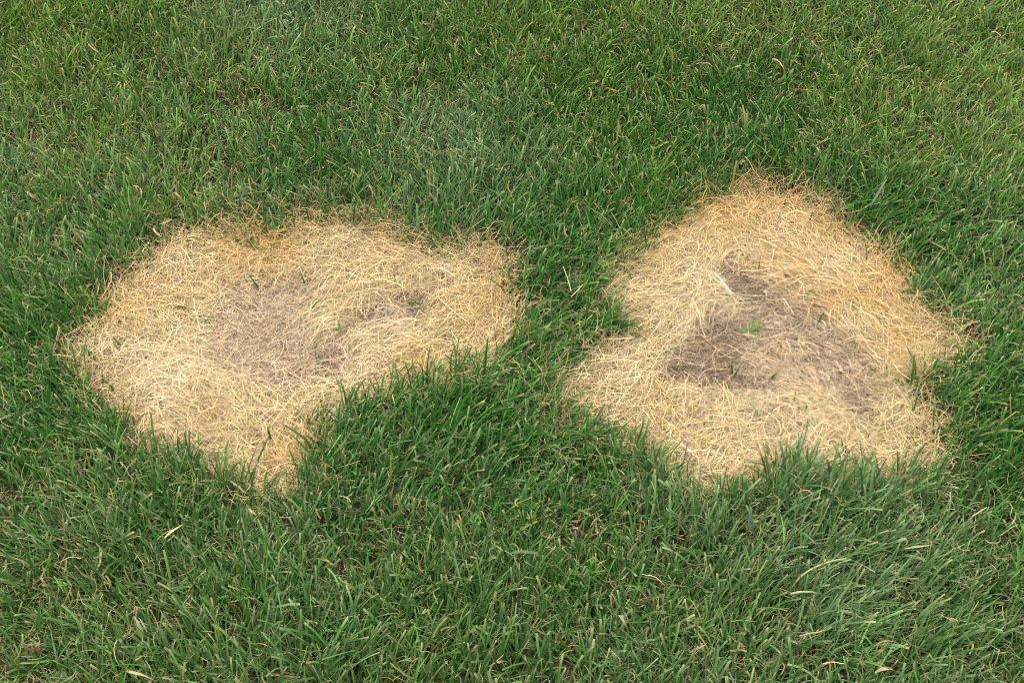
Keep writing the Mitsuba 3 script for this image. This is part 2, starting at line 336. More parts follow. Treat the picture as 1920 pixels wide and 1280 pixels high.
def dry_bits(x, y, floor, top, tone=None):
    """Thin beige and brown dead leaves low down among the green ones."""
    n = len(x)
    z = floor(x, y) + top * rng.random(n) ** 1.5
    c = STRAWC * np.exp(rng.normal(-.32, .28, (n, 1)))
    c = c * np.array([1, 1, 1]) + rng.normal(0, .02, (n, 3))
    b = rng.random(n) < .20
    c[b] = BROWN * np.exp(rng.normal(0, .35, (b.sum(), 1)))
    fat = rng.random(n) < .07
    c[fat] *= .75
    col = np.stack([c * .8, c, c * 1.05], 1)
    return ribbons_of(np.stack([x, y, z], -1), rng.uniform(0, 6.283, n), rng.normal(1.15, .35, n), rng.normal(.25, .5, n), rng.normal(0, 1.3, n), rng.uniform(.008, .028, n),
                   np.where(fat, rng.uniform(.0016, .0026, n), rng.uniform(.0004, .0009, n)), rng.normal(0, .8, n), col, 5, cut=rng.random(n) < .5, floor=floor, wob=.16)


p = scatter(31000)
dead_soft = gaussian_filter(dead, .010 / RES)
regrowth = blobs([(320, 775, 45, .22), (370, 800, 50, .16), (245, 715, 35, .25), (215, 660, 40, .35), (640, 605, 30, .10), (575, 505, 28, .06), (1215, 610, 45, .25), (1330, 530, 30, .22), (1180, 560, 40, .12),
                  (1290, 650, 22, .16), (1510, 780, 45, .28), (1540, 740, 30, .18), (1645, 700, 45, .25), (1690, 715, 30, .35), (1590, 850, 45, .2), (1500, 860, 45, .35), (1250, 770, 50, .07), (1120, 740, 50, .10),
                  (880, 700, 50, .3), (820, 640, 40, .07), (330, 500, 50, .10), (480, 448, 40, .2), (640, 450, 60, .14), (720, 455, 40, .16), (880, 490, 40, .2), (1420, 900, 40, .3), (1460, 690, 40, .08), (1600, 470, 40, .12)])
inner_p = sample(dead_soft, p[:, 0], p[:, 1])
keep = rng.random(len(p)) < np.maximum(np.clip(1.05 - 1.22 * np.clip(inner_p - .22, 0, 1), 0, 1) ** 1.7,   .34 * sample(regrowth, p[:, 0], p[:, 1]) * (n2(p[:, 0], p[:, 1], 60, 91, 2) > .45))
p = p[keep]
lean = np.array(LEAN, float)
ang = np.radians(lean[:, 2])
lv = interp(LEAN, p[:, 0], p[:, 1], .10, np.stack([np.cos(ang) * np.sin(np.radians(lean[:, 3])), np.sin(ang) * np.sin(np.radians(lean[:, 3]))], -1))
TV = np.array(TONE, float)[:, 2:]
TV[:, 1] = np.where(TV[:, 1] < .85, .6 * TV[:, 1], TV[:, 1] * 1.2)
tv = interp(TONE, p[:, 0], p[:, 1], .075, TV)
lv = lv + .85 * np.stack([n2(p[:, 0], p[:, 1], 11, 81, 3) - .5, n2(p[:, 0], p[:, 1], 11, 82, 3) - .5], -1)
tv = tv * (.10 + 1.8 * np.stack([n2(p[:, 0], p[:, 1], 12, 60 + k, 3) ** 1.3 for k in range(4)], -1) * np.array([1.1, 1.1, 1.1, 1.1]))
thin = rng.random(len(p)) < .68 + 1.1 * (n2(p[:, 0], p[:, 1], 24, 83, 3) - .42) - .42 * np.clip(tv[:, 3], 0, 1) - .55 * sample(fringe, p[:, 0], p[:, 1])
p, lv, tv = p[thin], lv[thin], tv[thin]
lush = 1 + .15 * sample(gaussian_filter(dead, .05 / RES), p[:, 0], p[:, 1]) - .12 * np.clip(tv[:, 3], 0, 1) - .7 * np.clip(sample(dead_soft, p[:, 0], p[:, 1]) - .35, 0, .8)
put('lawn_grass', green_blades(p[:, 0], p[:, 1], np.arctan2(lv[:, 1], lv[:, 0]), np.arcsin(np.clip(np.hypot(lv[:, 0], lv[:, 1]), 0, .95)), tv, 5, soil_z, short=lush), 'green_blade',
    'mown green lawn grass all round the two dead patches', 'grass', kind='stuff')

q = scatter(60000)
qt = interp(TONE, q[:, 0], q[:, 1], .085, np.array(TONE, float)[:, 5:])[:, 0] * (.5 + n2(q[:, 0], q[:, 1], 14, 63))
qd = sample(dead, q[:, 0], q[:, 1])
keep = rng.random(len(q)) < np.clip(.14 + .95 * qt + .7 * sample(fringe, q[:, 0], q[:, 1]), 0, 1.6) / 1.6 * (1 - .9 * qd)
q = q[keep]
put('dry_grass', dry_bits(q[:, 0], q[:, 1], soil_z, .022), 'straw_blade', 'thin beige and brown dead blades mingled low in the green lawn', 'dry grass', kind='stuff')

# the lawn goes on beyond what this camera sees: one tile of it, laid again and again
TILE = .5
tp = np.stack([rng.uniform(0, TILE, 2100), rng.uniform(0, TILE, 2100)], -1)
flat = lambda x, y: np.zeros_like(x)
tone_t = np.tile([.6, .4, .3, .3], (len(tp), 1)) * (.4 + 1.2 * rng.random((len(tp), 4)))
tile = green_blades(tp[:, 0], tp[:, 1], np.full(len(tp), 1.3), np.full(len(tp), .5), tone_t, 4, flat, big=1.3)
tq = np.stack([rng.uniform(0, TILE, 1800), rng.uniform(0, TILE, 1800)], -1)
tile_dry = dry_bits(tq[:, 0], tq[:, 1], flat, .024)
both = joined([tile, tile_dry])
scene['grass_tile'] = {'type': 'shapegroup', 'blades': mikit.ply(both[:2], 'green_blade', smooth=True, color=both[2])}
labels['outer_lawn'] = {'label': 'mown lawn grass carrying on outside the picture', 'category': 'grass', 'kind': 'stuff'}
inner = VIEW.buffer(-.004)
count = 0
for ix in range(-6, 6):
    for iy in range(-2, 8):
        x0, y0 = ix * TILE, iy * TILE
        cell = shapely.box(x0, y0, x0 + TILE, y0 + TILE)
        if not cell.intersects(inner):
            count += 1
            turn = int(rng.integers(4))
            scene[f'outer_lawn__{count:03d}'] = {'type': 'instance', 'to_world': T().translate([x0 + TILE / 2, y0 + TILE / 2, 0]).rotate([0, 0, 1], 90 * turn).translate([-TILE / 2, -TILE / 2, 0]),
                                                 'shapes': {'type': 'ref', 'id': 'grass_tile'}}
# and the cells that the view cuts through, blade by blade outside it
cut_cells = shapely.union_all([shapely.box(ix * TILE, iy * TILE, ix * TILE + TILE, iy * TILE + TILE) for ix in range(-6, 6) for iy in range(-2, 8)
                               if shapely.box(ix * TILE, iy * TILE, ix * TILE + TILE, iy * TILE + TILE).intersects(inner)]).difference(VIEW)
e = scatter(4500, cut_cells)
tone_e = np.tile([.6, .4, .3, .3], (len(e), 1)) * (.4 + 1.2 * rng.random((len(e), 4)))
put('outer_lawn__000', green_blades(e[:, 0], e[:, 1], np.full(len(e), 1.3), np.full(len(e), .5), tone_e, 3, soil_z, big=1.3), 'green_blade')

# ------------------------------------------------------------------ the two dead patches
# lie of the straw: pixel, direction in the picture (degrees, 0 = along x, counted anticlockwise), how well the straws agree
LIE = [(300, 560, -35, .8), (250, 600, -40, .8), (235, 570, 60, .4), (330, 640, 15, .9), (290, 670, 60, .8), (350, 690, 5, .8), (370, 640, -50, .8), (270, 720, 20, .5), (390, 700, -60, .8), (300, 780, -10, .6),
       (400, 740, -45, .8), (330, 830, -20, .5), (430, 800, -40, .6), (480, 740, -25, .6), (520, 850, 60, .7), (540, 780, 50, .6), (480, 870, -20, .4), (300, 480, 70, .5), (400, 460, 10, .5), (470, 480, 40, .4),
       (360, 500, 75, .5), (390, 540, 5, .5), (470, 580, 60, .3), (570, 620, 20, .8), (620, 610, 15, .8), (600, 570, 25, .6), (500, 660, 50, .3), (560, 690, -30, .3), (660, 540, 20, .5), (690, 500, -25, .5),
       (720, 560, 60, .4), (790, 500, 0, .5), (850, 530, -30, .6), (900, 540, 40, .5), (920, 580, 50, .7), (880, 610, 45, .8), (840, 640, 35, .8), (760, 620, 15, .6), (720, 590, 30, .7), (700, 660, 60, .5),
       (780, 690, 20, .4), (640, 730, 30, .5), (700, 720, 20, .5), (820, 700, 10, .5), (420, 880, -15, .5), (590, 470, -50, .4), (650, 450, 10, .3),
       (1350, 400, 50, .5), (1420, 380, -40, .6), (1500, 400, -50, .6), (1450, 450, -25, .8), (1400, 430, -60, .6), (1530, 500, -35, .9), (1580, 570, -40, .9), (1630, 610, -45, .85), (1560, 460, -60, .6),
       (1600, 640, -50, .8), (1500, 560, -15, .6), (1450, 545, -15, .6), (1430, 600, 0, .3), (1540, 660, -50, .8), (1590, 690, -45, .8), (1480, 640, -40, .5), (1640, 720, -40, .7), (1660, 520, 20, .4),
       (1680, 600, -30, .5), (1740, 650, 0, .5), (1260, 430, 55, .5), (1230, 500, 60, .4), (1190, 540, 5, .8), (1250, 560, 15, .8), (1300, 520, 60, .4), (1250, 600, 60, .7), (1200, 640, 30, .5), (1320, 660, 20, .4),
       (1110, 700, 15, .6), (1150, 730, -20, .6), (1090, 750, 40, .5), (1200, 700, 40, .6), (1240, 740, 70, .7), (1300, 770, 50, .6), (1200, 790, -25, .5), (1350, 760, 60, .4), (1400, 800, 30, .4),
       (1300, 860, -10, .4), (1250, 830, 10, .5), (1500, 780, -40, .5), (1560, 830, 50, .3), (1640, 840, -20, .4), (1700, 800, 60, .5), (1720, 740, 20, .4), (1660, 890, 15, .4), (1450, 850, 40, .3)]
lie = np.array(LIE, float)
step = G(lie[:, 0] + 8 * np.cos(np.radians(lie[:, 2])), lie[:, 1] - 8 * np.sin(np.radians(lie[:, 2]))) - G(lie[:, 0], lie[:, 1])
la = np.arctan2(step[:, 1], step[:, 0])
LIE_V = np.stack([np.cos(2 * la), np.sin(2 * la), lie[:, 3]], -1)


def top_of_straw(x, y):
    return sample(SOIL_Z + STRAW_H, x, y)


def straw(x, y, kind):
    """Straws lying along the local lie. kind: 'long', 'golden' or 'worn' (short grey crumbs)."""
    n = len(x)
    f = interp(LIE, x, y, .045, LIE_V)
    agree = f[:, 2] * np.clip(np.hypot(f[:, 0], f[:, 1]) * 1.3, 0, 1)
    az = np.arctan2(f[:, 1], f[:, 0]) / 2 + np.where(rng.random(n) < .5, np.pi, 0) + rng.normal(0, 1, n) * (.26 + 1.05 * (1 - agree) ** 1.2) + (rng.random(n) < .2) * rng.uniform(-1.5, 1.5, n)
    swirl = (n2(x, y, 26, 71) - .5) * 3.0
    az = az + (n2(x, y, 34, 72, 2) - .5) * 1.9
    short = kind in ('worn', 'thatch')
    length = rng.uniform(.010, .028, n) if short else rng.uniform(.022, .062, n) * (.55 + .45 * np.clip(sample(dead_soft, x, y) * 2.2 - 1.1, 0, 1))
    width = rng.uniform(.00045, .0008, n) if short else rng.uniform(.0005, .00095, n)
    if kind == 'long':
        base = np.array([.70, .575, .345]) * np.exp(rng.normal(-.12, .27, (n, 1)))
        base = base * (1 + rng.normal(0, .05, (n, 3)) * np.array([.4, .6, 1.6]))
        cream = np.clip(n2(x, y, 13, 95, 3) * 3.2 - 1.45, 0, 1)[:, None] * .75
        base = base * (1 - cream) + np.array([.77, .665, .47]) * np.exp(rng.normal(-.05, .18, (n, 1))) * cream
        tan_ = np.clip(n2(x, y, 20, 96, 3) * 2.4 - 1.25, 0, 1) * .5 + np.clip(sample(worn, x, y) * .8 + (rng.random(n) < .12) * .5, 0, 1)
        tan_ = np.clip(tan_, 0, .9)[:, None]
        base = base * (1 - tan_) + np.array([.56, .435, .315]) * np.exp(rng.normal(0, .2, (n, 1))) * tan_
        gg = (sample(golden, x, y) * .95 * rng.random(n) ** .5)[:, None]
        base = base * (1 - gg) + np.array([.61, .42, .165]) * gg
        rot = (rng.random(n) < .06)[:, None]
        base = np.where(rot, np.array([.34, .25, .165]) * np.exp(rng.normal(0, .3, (n, 1))), base)
        ol = (rng.random(n) < .06 + .25 * np.clip(1.6 - 2 * sample(dead_soft, x, y), 0, 1))[:, None]
        base = np.where(ol, base * np.array([.62, .78, .60]), base)
    elif kind == 'golden':
        base = np.array([.60, .44, .20]) * np.exp(rng.normal(0, .18, (n, 1)))
    elif kind == 'thatch':
        length = length * .6
        base = np.array([.26, .195, .14]) * np.exp(rng.normal(0, .45, (n, 1)))
    else:
        base = np.array([.53, .425, .305]) * np.exp(rng.normal(0, .34, (n, 1)))
    col = np.stack([base * .92, base, base * 1.03], 1)
    start = np.stack([x - .4 * length * np.cos(az), y - .4 * length * np.sin(az), np.zeros(n)], -1)
    nseg = 4 if short else 7
    v, f_, c_ = ribbons_of(start, az, np.pi / 2, 0, swirl * rng.uniform(.2, 1, n) + rng.normal(0, .45, n), length, width, rng.normal(0, .55, n), col, nseg, cut=rng.random(n) < .6, wob=.22 if not short else .3)
    # lay every straw on the heap: it follows the heap's shape, at its own depth in it, and arches a little
    depth = rng.random(n) ** .85
    s = np.linspace(0, 1, nseg + 1)
    ends = v.reshape(n, nseg + 1, 2, 3)[:, [0, -1], 0]
    inside = np.minimum(*[sample(dead, ends[:, k, 0], ends[:, k, 1]) for k in (0, 1)])
    stay = (inside > .35) | (rng.random(n) < .16 + .7 * sample(fringe, x, y))
    n, v, depth = int(stay.sum()), v.reshape(n, -1, 3)[stay].reshape(-1, 3), depth[stay]
    c_ = c_.reshape(len(stay), -1, 3)[stay].reshape(-1, 3)
    i_ = (np.arange(n) * (nseg + 1) * 2)[:, None] + (np.arange(nseg) * 2)[None]
    q_ = np.stack([i_, i_ + 1, i_ + 3, i_ + 2], -1).reshape(-1, 4)
    f_ = np.vstack([q_[:, [0, 1, 2]], q_[:, [0, 2, 3]]])
    arch = (rng.normal(.0015, .0035, n) if not short else rng.normal(.0004, .0012, n))[:, None] * np.sin(np.pi * s) + (rng.normal(0, .0022, n) if not short else rng.normal(0, .0008, n))[:, None] * (s - .5)
    v = v.reshape(n, nseg + 1, 2, 3)
    mid = v.mean(2)
    heap = sample(gaussian_filter(STRAW_H, 4), mid[..., 0], mid[..., 1])
    lift = sample(SOIL_Z, mid[..., 0], mid[..., 1]) + .001 + heap * depth[:, None] + arch + .0025 * depth[:, None]
    floor = sample(SOIL_Z, mid[..., 0], mid[..., 1]) + .0008
    v[..., 2] += np.maximum(lift, floor)[..., None]
    return v.reshape(-1, 3), f_, c_


def fill(mask, per_m2):
    x0, y0, x1, y1 = -.9, .6, .95, 2.0
    k = int(per_m2 * (x1 - x0) * (y1 - y0))
    p = np.stack([rng.uniform(x0, x1, k), rng.uniform(y0, y1, k)], -1)
    return p[rng.random(k) < sample(mask, p[:, 0], p[:, 1])]


PATCHES = [('dead_grass_patch', mL, 'wide bleached straw patch on the left with a worn grey middle'),
           ('dead_grass_patch_001', mR, 'tall bleached straw patch on the right with bare dark soil in its middle')]
for key, mask, label in PATCHES:
    labels[key] = {'label': label, 'category': 'dead grass patch', 'group': 'dead patches in the lawn'}
    # the dusty soil under the straw
    ys, xs = np.nonzero(mask > .35)
    i0, i1, j0, j1 = ys.min(), ys.max(), xs.min(), xs.max()
    sub = (slice(i0, i1 + 1), slice(j0, j1 + 1))
    zz = (SOIL_Z + (n2(GX, GY, 90, 77) - .5) * .003)[sub] + .0035 * np.clip(mask[sub] * 2.2 - .6, -1, 1)
    vv = np.stack([GX[sub], GY[sub], zz], -1).reshape(-1, 3)
    ii = np.arange(zz.size).reshape(zz.shape)
    qq = np.stack([ii[:-1, :-1], ii[:-1, 1:], ii[1:, 1:], ii[1:, :-1]], -1).reshape(-1, 4)
    inside = ((mask * (worn + bare + hollow))[sub] > .15).ravel()
    scene[key + '__bare_soil'] = mikit.ply((vv, qq[inside[qq].all(1)]), 'dust_material', smooth=True)
    labels[key + '__bare_soil'] = {'label': 'dry greyish brown soil in the worn places'}
    rag = n2(GX, GY, 55, 97, 2)
    cr = fill(mask * bare, 60000)
    ico = np.array([[-1, 1.618, 0], [1, 1.618, 0], [-1, -1.618, 0], [1, -1.618, 0], [0, -1, 1.618], [0, 1, 1.618], [0, -1, -1.618], [0, 1, -1.618], [1.618, 0, -1], [1.618, 0, 1], [-1.618, 0, -1], [-1.618, 0, 1]]) / 1.9
    tri = np.array([[0, 11, 5], [0, 5, 1], [0, 1, 7], [0, 7, 10], [0, 10, 11], [1, 5, 9], [5, 11, 4], [11, 10, 2], [10, 7, 6], [7, 1, 8], [3, 9, 4], [3, 4, 2], [3, 2, 6], [3, 6, 8], [3, 8, 9], [4, 9, 5], [2, 4, 11], [6, 2, 10], [8, 6, 7], [9, 8, 1]])
    size = .0006 + .0022 * rng.random(len(cr)) ** 3
    cv = ico[None] * size[:, None, None] * rng.uniform(.6, 1.3, (len(cr), 1, 3)) * rng.uniform(.8, 1.2, (len(cr), 12, 1))
    cv = cv + np.column_stack([cr, soil_z(cr[:, 0], cr[:, 1]) + .002 + size * .4])[:, None]
    cc = np.repeat((np.array([.14, .105, .078]) * np.exp(rng.normal(0, .45, (len(cr), 1))))[:, None], 12, 1)
    scene[key + '__soil_crumbs'] = mikit.ply((cv.reshape(-1, 3), (tri[None] + 12 * np.arange(len(cr))[:, None, None]).reshape(-1, 3)), 'crumb', color=cc.reshape(-1, 3))
    labels[key + '__soil_crumbs'] = {'label': 'small crumbs of dry soil', 'kind': 'stuff'}
    wide = np.clip(mask * (.35 + .65 * np.clip(gaussian_filter(mask, .012 / RES) * 2.4 - .9, 0, 1)) + (mask < .5) * np.clip(gaussian_filter(mask, .022 / RES) * 1.1, 0, .5) * np.clip(rag * 2.4 - .7, 0, 1) * .62 + .5 * fringe * (gaussian_filter(mask, .05 / RES) > .12), 0, 1)
    a = fill(wide * (1 - .90 * worn) * (1 - .92 * bare) * (1 - .75 * hollow), 215000)
    put(key + '__straw', straw(a[:, 0], a[:, 1], 'long'), 'straw_blade', 'pale yellow matted straw', kind='stuff')
    # dead blades still standing, mostly along the rim and between the first green ones
    rim = gaussian_filter(mask, .020 / RES)
    a = fill(np.clip(rim * 2.6 - .25, 0, 1) * np.clip(2.3 - 2.1 * rim, .10, 1) * (1 - .9 * worn) * np.clip(n2(GX, GY, 30, 98, 2) * 2.6 - .55, .12, 1) + 1.1 * fringe * (gaussian_filter(mask, .05 / RES) > .08), 70000)
    n = len(a)
    az = rng.uniform(0, 6.283, n) + 1.5 * (n2(a[:, 0], a[:, 1], 25, 99) - .5)
    tint = np.array([.63, .485, .275]) * np.exp(rng.normal(-.12, .28, (n, 1)))
    gg = np.clip(sample(golden, a[:, 0], a[:, 1])[:, None] + .25 * rng.random((n, 1)), 0, 1)
    tint = tint * (1 - gg) + np.array([.60, .41, .165]) * np.exp(rng.normal(0, .2, (n, 1))) * gg
    olive = (rng.random(n) < .14)[:, None]
    tint = np.where(olive, tint * np.array([.55, .72, .5]), tint)
    put(key + '__standing_straw', ribbons_of(np.column_stack([a, soil_z(a[:, 0], a[:, 1])]), az, rng.normal(.95, .28, n), rng.normal(.55, .5, n), rng.normal(0, .9, n), rng.uniform(.022, .050, n), rng.uniform(.0005, .0010, n),
                                               rng.normal(0, .6, n), np.stack([tint * .8, tint, tint * 1.05], 1), 7, cut=rng.random(n) < .4, floor=soil_z, wob=.2),
        'straw_blade', 'dead blades still standing along the rim', kind='stuff')
    a = fill(mask * golden * (1 - .8 * worn), 80000)
    put(key + '__golden_straw', straw(a[:, 0], a[:, 1], 'golden'), 'straw_blade', 'darker golden tangles of straw', kind='stuff')
    a = fill(mask * np.clip(worn + .08, 0, 1) * (1 - .85 * bare), 290000)
    b_ = fill(mask * np.clip(bare + .25 * worn, 0, 1), 520000)
    put(key + '__thatch', straw(b_[:, 0], b_[:, 1], 'thatch'), 'straw_blade', 'dark brown rotted bits on the bare soil', kind='stuff')
    put(key + '__worn_straw', straw(a[:, 0], a[:, 1], 'worn'), 'straw_blade', 'short greyish tan straw worn down to the soil', kind='stuff')

# ------------------------------------------------------------------ single blades, stalks and tufts that stand out
GREEN, DARKG, PALEG, GREYG = np.array([.075, .185, .040]), np.array([.045, .125, .026]), np.array([.20, .27, .15]), np.array([.19, .25, .165])
WHITE, CREAM, TAN, RUST, AMBER = np.array([.80, .76, .68]), np.array([.70, .61, .40]), np.array([.54, .44, .26]), np.array([.36, .20, .10]), np.array([.56, .36, .13])


def route(points, lift, nseg):
    """A smooth line through pixels of the photograph, lift metres above straw or soil (one value, or one per point)."""
    lift = np.broadcast_to(np.asarray(lift, float), (len(points),))
    px, py = np.array(points, float).T
    g = G(px, py)
    for _ in range(3):
        z = top_of_straw(g[:, 0], g[:, 1]) + lift
        g = np.stack([G(a, b, h) for a, b, h in zip(px, py, z)])
    p = np.column_stack([g, z])
    t = np.concatenate([[0], np.cumsum(np.linalg.norm(np.diff(p, axis=0), axis=1))])
    u = np.linspace(0, t[-1], nseg + 1)
    if len(p) < 3:
        return np.column_stack([np.interp(u, t, p[:, k]) for k in range(3)])
    from scipy.interpolate import PchipInterpolator
    return PchipInterpolator(t, p)(u)


def leaf(points, width, color, lift=.004, nseg=8, blunt=False, tip=None, roll=0.0):
    """One grass leaf, folded along its middle, as (vertices, faces, colours)."""
    p = route(points, lift, nseg)
    arch = np.linalg.norm(p[-1] - p[0]) * .10
    s = np.linspace(0, 1, nseg + 1)
    p[:, 2] += arch * np.sin(np.pi * s)
    tan = np.gradient(p, axis=0)
    tan /= np.linalg.norm(tan, axis=1, keepdims=True)
    side = np.cross(tan, [0, 0, 1.0])
    side /= np.linalg.norm(side, axis=1, keepdims=True) + 1e-9
    nn = np.cross(side, tan)
    side = side * math.cos(roll) + nn * math.sin(roll)
    nn = np.cross(side, tan)
    prof = (.7 + .3 * np.minimum(s / .3, 1)) * (1 if blunt else np.clip((1 - s) / .6, .04, 1) ** .8)
    hw = (width / 2 * prof)[:, None]
    v = np.stack([p - side * hw, p - nn * hw * .3, p + side * hw], 1).reshape(-1, 3)
    c = np.repeat((color * (1 - s[:, None] ** 3) + (color * 1.12 if tip is None else tip) * s[:, None] ** 3)[:, None], 3, 1).reshape(-1, 3)
    i = (np.arange(nseg) * 3)[:, None] + np.arange(2)[None]
    q = np.stack([i, i + 1, i + 4, i + 3], -1).reshape(-1, 4)
    return v, np.vstack([q[:, [0, 1, 2]], q[:, [0, 2, 3]]]), c


def stalk(points, width, color, lift=.003, nseg=10, taper=.35):
    """A round hollow-looking stalk."""
    p = route(points, lift, nseg)
    tan = np.gradient(p, axis=0)
    tan /= np.linalg.norm(tan, axis=1, keepdims=True)
    a = np.cross(tan, [0.1, 0.05, 1.0])
    a /= np.linalg.norm(a, axis=1, keepdims=True)
    b = np.cross(tan, a)
    ang = np.arange(6) / 6 * 2 * np.pi
    s = np.linspace(0, 1, nseg + 1)
    rad = width / 2 * (1 - taper * s)
    v = p[:, None] + rad[:, None, None] * (np.cos(ang)[None, :, None] * a[:, None] + np.sin(ang)[None, :, None] * b[:, None])
    i = (np.arange(nseg) * 6)[:, None]
    j = np.arange(6)[None]
    q = np.stack([i + j, i + (j + 1) % 6, i + 6 + (j + 1) % 6, i + 6 + j], -1).reshape(-1, 4)
    cap = np.array([[0, k + 1, k] for k in range(1, 5)] + [[nseg * 6, nseg * 6 + k, nseg * 6 + k + 1] for k in range(1, 5)])
    c = np.repeat((color * (.92 + .16 * s[:, None]))[:, None], 6, 1).reshape(-1, 3)
    return v.reshape(-1, 3), np.vstack([q[:, [0, 1, 2]], q[:, [0, 2, 3]], cap]), c


used = {}


def key_of(name):
    used[name] = used.get(name, -1) + 1
    return name if used[name] == 0 else f'{name}_{used[name]:03d}'


def tuft(label, leaves, group='green tufts in the dead patches'):
    """leaves: (pixels, width in mm, colour, lift at the tip in mm)."""
    k = key_of('grass_tuft')
    labels[k] = {'label': label, 'category': 'grass tuft', 'group': group}
    for n, (pts, w, col, up) in enumerate(leaves):
        lift = np.linspace(.0005, up / 1000, len(pts))
        put(f'{k}__leaf' + (f'_{n:03d}' if n else ''), leaf(pts, w / 1000, col * math.exp(rng.normal(0, .12)), lift, roll=rng.normal(0, .3)), 'green_blade')


def lone(name, label, category, part, material, group=None):
    put(key_of(name), part, material, label, category, group)


tuft('spreading green tuft on the tan ground just right of the bare dark soil',
     [([(1402, 630), (1418, 612), (1430, 588)], 2.8, np.array([.115, .235, .07]), 14), ([(1402, 630), (1420, 618), (1438, 607)], 3.0, np.array([.115, .235, .07]), 10), ([(1402, 630), (1420, 626), (1433, 622)], 2.0, PALEG * 1.15, 6),
      ([(1402, 630), (1418, 634), (1432, 638)], 2.6, np.array([.115, .235, .07]), 4), ([(1402, 630), (1390, 618), (1380, 608)], 1.9, PALEG * 1.15, 8), ([(1402, 630), (1396, 612), (1391, 600)], 2.4, np.array([.115, .235, .07]), 12),
      ([(1402, 630), (1386, 622), (1374, 612)], 2.4, np.array([.115, .235, .07]), 8), ([(1402, 630), (1406, 610), (1411, 596)], 1.8, GREYG, 14), ([(1398, 636), (1408, 648), (1416, 658)], 2.8, np.array([.115, .235, .07]), 3),
      ([(1402, 630), (1428, 616), (1432, 608)], 1.8, PALEG * 1.15, 8)])
tuft('small green tuft in the pale straw left of the left worn middle',
     [([(362, 606), (374, 600), (387, 597)], 2.2, GREEN, 6), ([(366, 610), (385, 604), (402, 592)], 2.4, DARKG, 6), ([(366, 598), (378, 594), (391, 592)], 2.0, GREEN, 6),
      ([(372, 612), (392, 606), (404, 600)], 2.0, GREEN, 4), ([(398, 600), (410, 606), (421, 613)], 1.8, GREYG, 4)])
tuft('small green tuft between the two worn hollows of the left patch',
     [([(640, 621), (636, 610), (631, 598)], 2.2, GREEN, 8), ([(640, 621), (630, 619), (621, 620)], 2.0, DARKG, 4), ([(640, 621), (650, 612), (657, 606)], 1.8, GREYG, 5),
      ([(626, 596), (627, 590), (626, 582)], 1.8, GREEN, 6), ([(640, 621), (652, 632), (664, 640)], 1.6, PALEG, 3)])
tuft('long green blades lying across the upper edge of the left patch',
     [([(430, 446), (458, 449), (488, 449)], 2.8, GREEN, 10), ([(498, 466), (515, 460), (532, 448)], 3.0, GREEN, 14), ([(455, 458), (475, 466), (497, 471)], 2.6, DARKG, 8), ([(490, 482), (508, 484), (532, 483)], 2.8, GREEN, 8),
      ([(440, 452), (470, 458), (505, 474)], 2.4, GREEN, 8), ([(381, 467), (384, 458), (386, 450)], 2.2, GREEN, 8)])
tuft('tall green tuft growing up through the lower edge of the right patch',
     [([(1492, 888), (1484, 860), (1475, 828)], 3.0, GREEN, 24), ([(1492, 890), (1490, 866), (1481, 845)], 2.8, DARKG, 20), ([(1494, 888), (1497, 868), (1499, 848)], 2.6, GREEN, 22),
      ([(1492, 888), (1496, 850), (1512, 790)], 2.2, PALEG, 30), ([(1492, 890), (1478, 874), (1468, 868)], 2.6, GREEN, 10), ([(1494, 890), (1508, 876), (1516, 866)], 2.4, DARKG, 12)])
tuft('short upright green blades low in the right patch',
     [([(1580, 856), (1579, 838), (1577, 820)], 2.8, GREEN, 18), ([(1582, 856), (1585, 842), (1586, 828)], 2.4, DARKG, 14), ([(1604, 872), (1607, 862), (1613, 850)], 2.2, GREEN, 10)])
tuft('green tuft at the right edge of the right patch, above the notch',
     [([(1640, 704), (1636, 696), (1630, 686)], 2.4, GREEN, 6), ([(1656, 706), (1662, 692), (1657, 680)], 2.2, DARKG, 8), ([(1690, 722), (1694, 708), (1706, 692)], 2.8, GREEN, 10), ([(1690, 724), (1684, 716), (1672, 708)], 2.4, DARKG, 6),
      ([(1692, 726), (1700, 716), (1702, 704)], 2.6, DARKG, 10)])
tuft('weak green sprouts in the lower right of the right patch',
     [([(1500, 772), (1497, 762), (1494, 752)], 2.0, GREEN, 6), ([(1504, 776), (1512, 768), (1512, 752)], 2.0, DARKG, 7), ([(1500, 800), (1496, 792), (1488, 786)], 2.0, GREEN, 5), ([(1510, 806), (1514, 794), (1512, 782)], 2.2, GREEN, 8),
      ([(1470, 800), (1466, 794), (1462, 790)], 2.0, GREEN, 4), ([(1542, 700), (1546, 690), (1540, 684)], 1.8, PALEG, 5)])
tuft('pair of small green leaves in the golden straw of the left patch',
     [([(756, 669), (762, 662), (769, 660)], 2.6, GREEN, 3), ([(787, 662), (796, 656), (805, 659)], 2.8, GREEN, 4)])
tuft('tiny green sprout at the left end of the bare dark soil',
     [([(1284, 660), (1290, 650), (1293, 640)], 2.2, GREEN, 6), ([(1284, 660), (1283, 650), (1280, 644)], 1.8, PALEG, 4)])
tuft('three green blades at the foot of the white stalk',
     [([(1381, 566), (1392, 566), (1406, 561)], 2.8, GREEN, 4), ([(1381, 565), (1390, 575), (1397, 585)], 3.0, GREEN, 2), ([(1370, 589), (1382, 588), (1395, 584)], 2.4, PALEG, 2), ([(1370, 552), (1373, 547), (1376, 544)], 3.0, GREEN, 3)])
tuft('bent green blades lying under the bare dark soil',
     [([(1418, 688), (1421, 698), (1425, 709)], 2.2, GREEN, 2), ([(1430, 714), (1448, 708), (1464, 690)], 2.4, DARKG, 5), ([(1480, 701), (1490, 698), (1502, 694)], 2.4, GREEN, 3)])
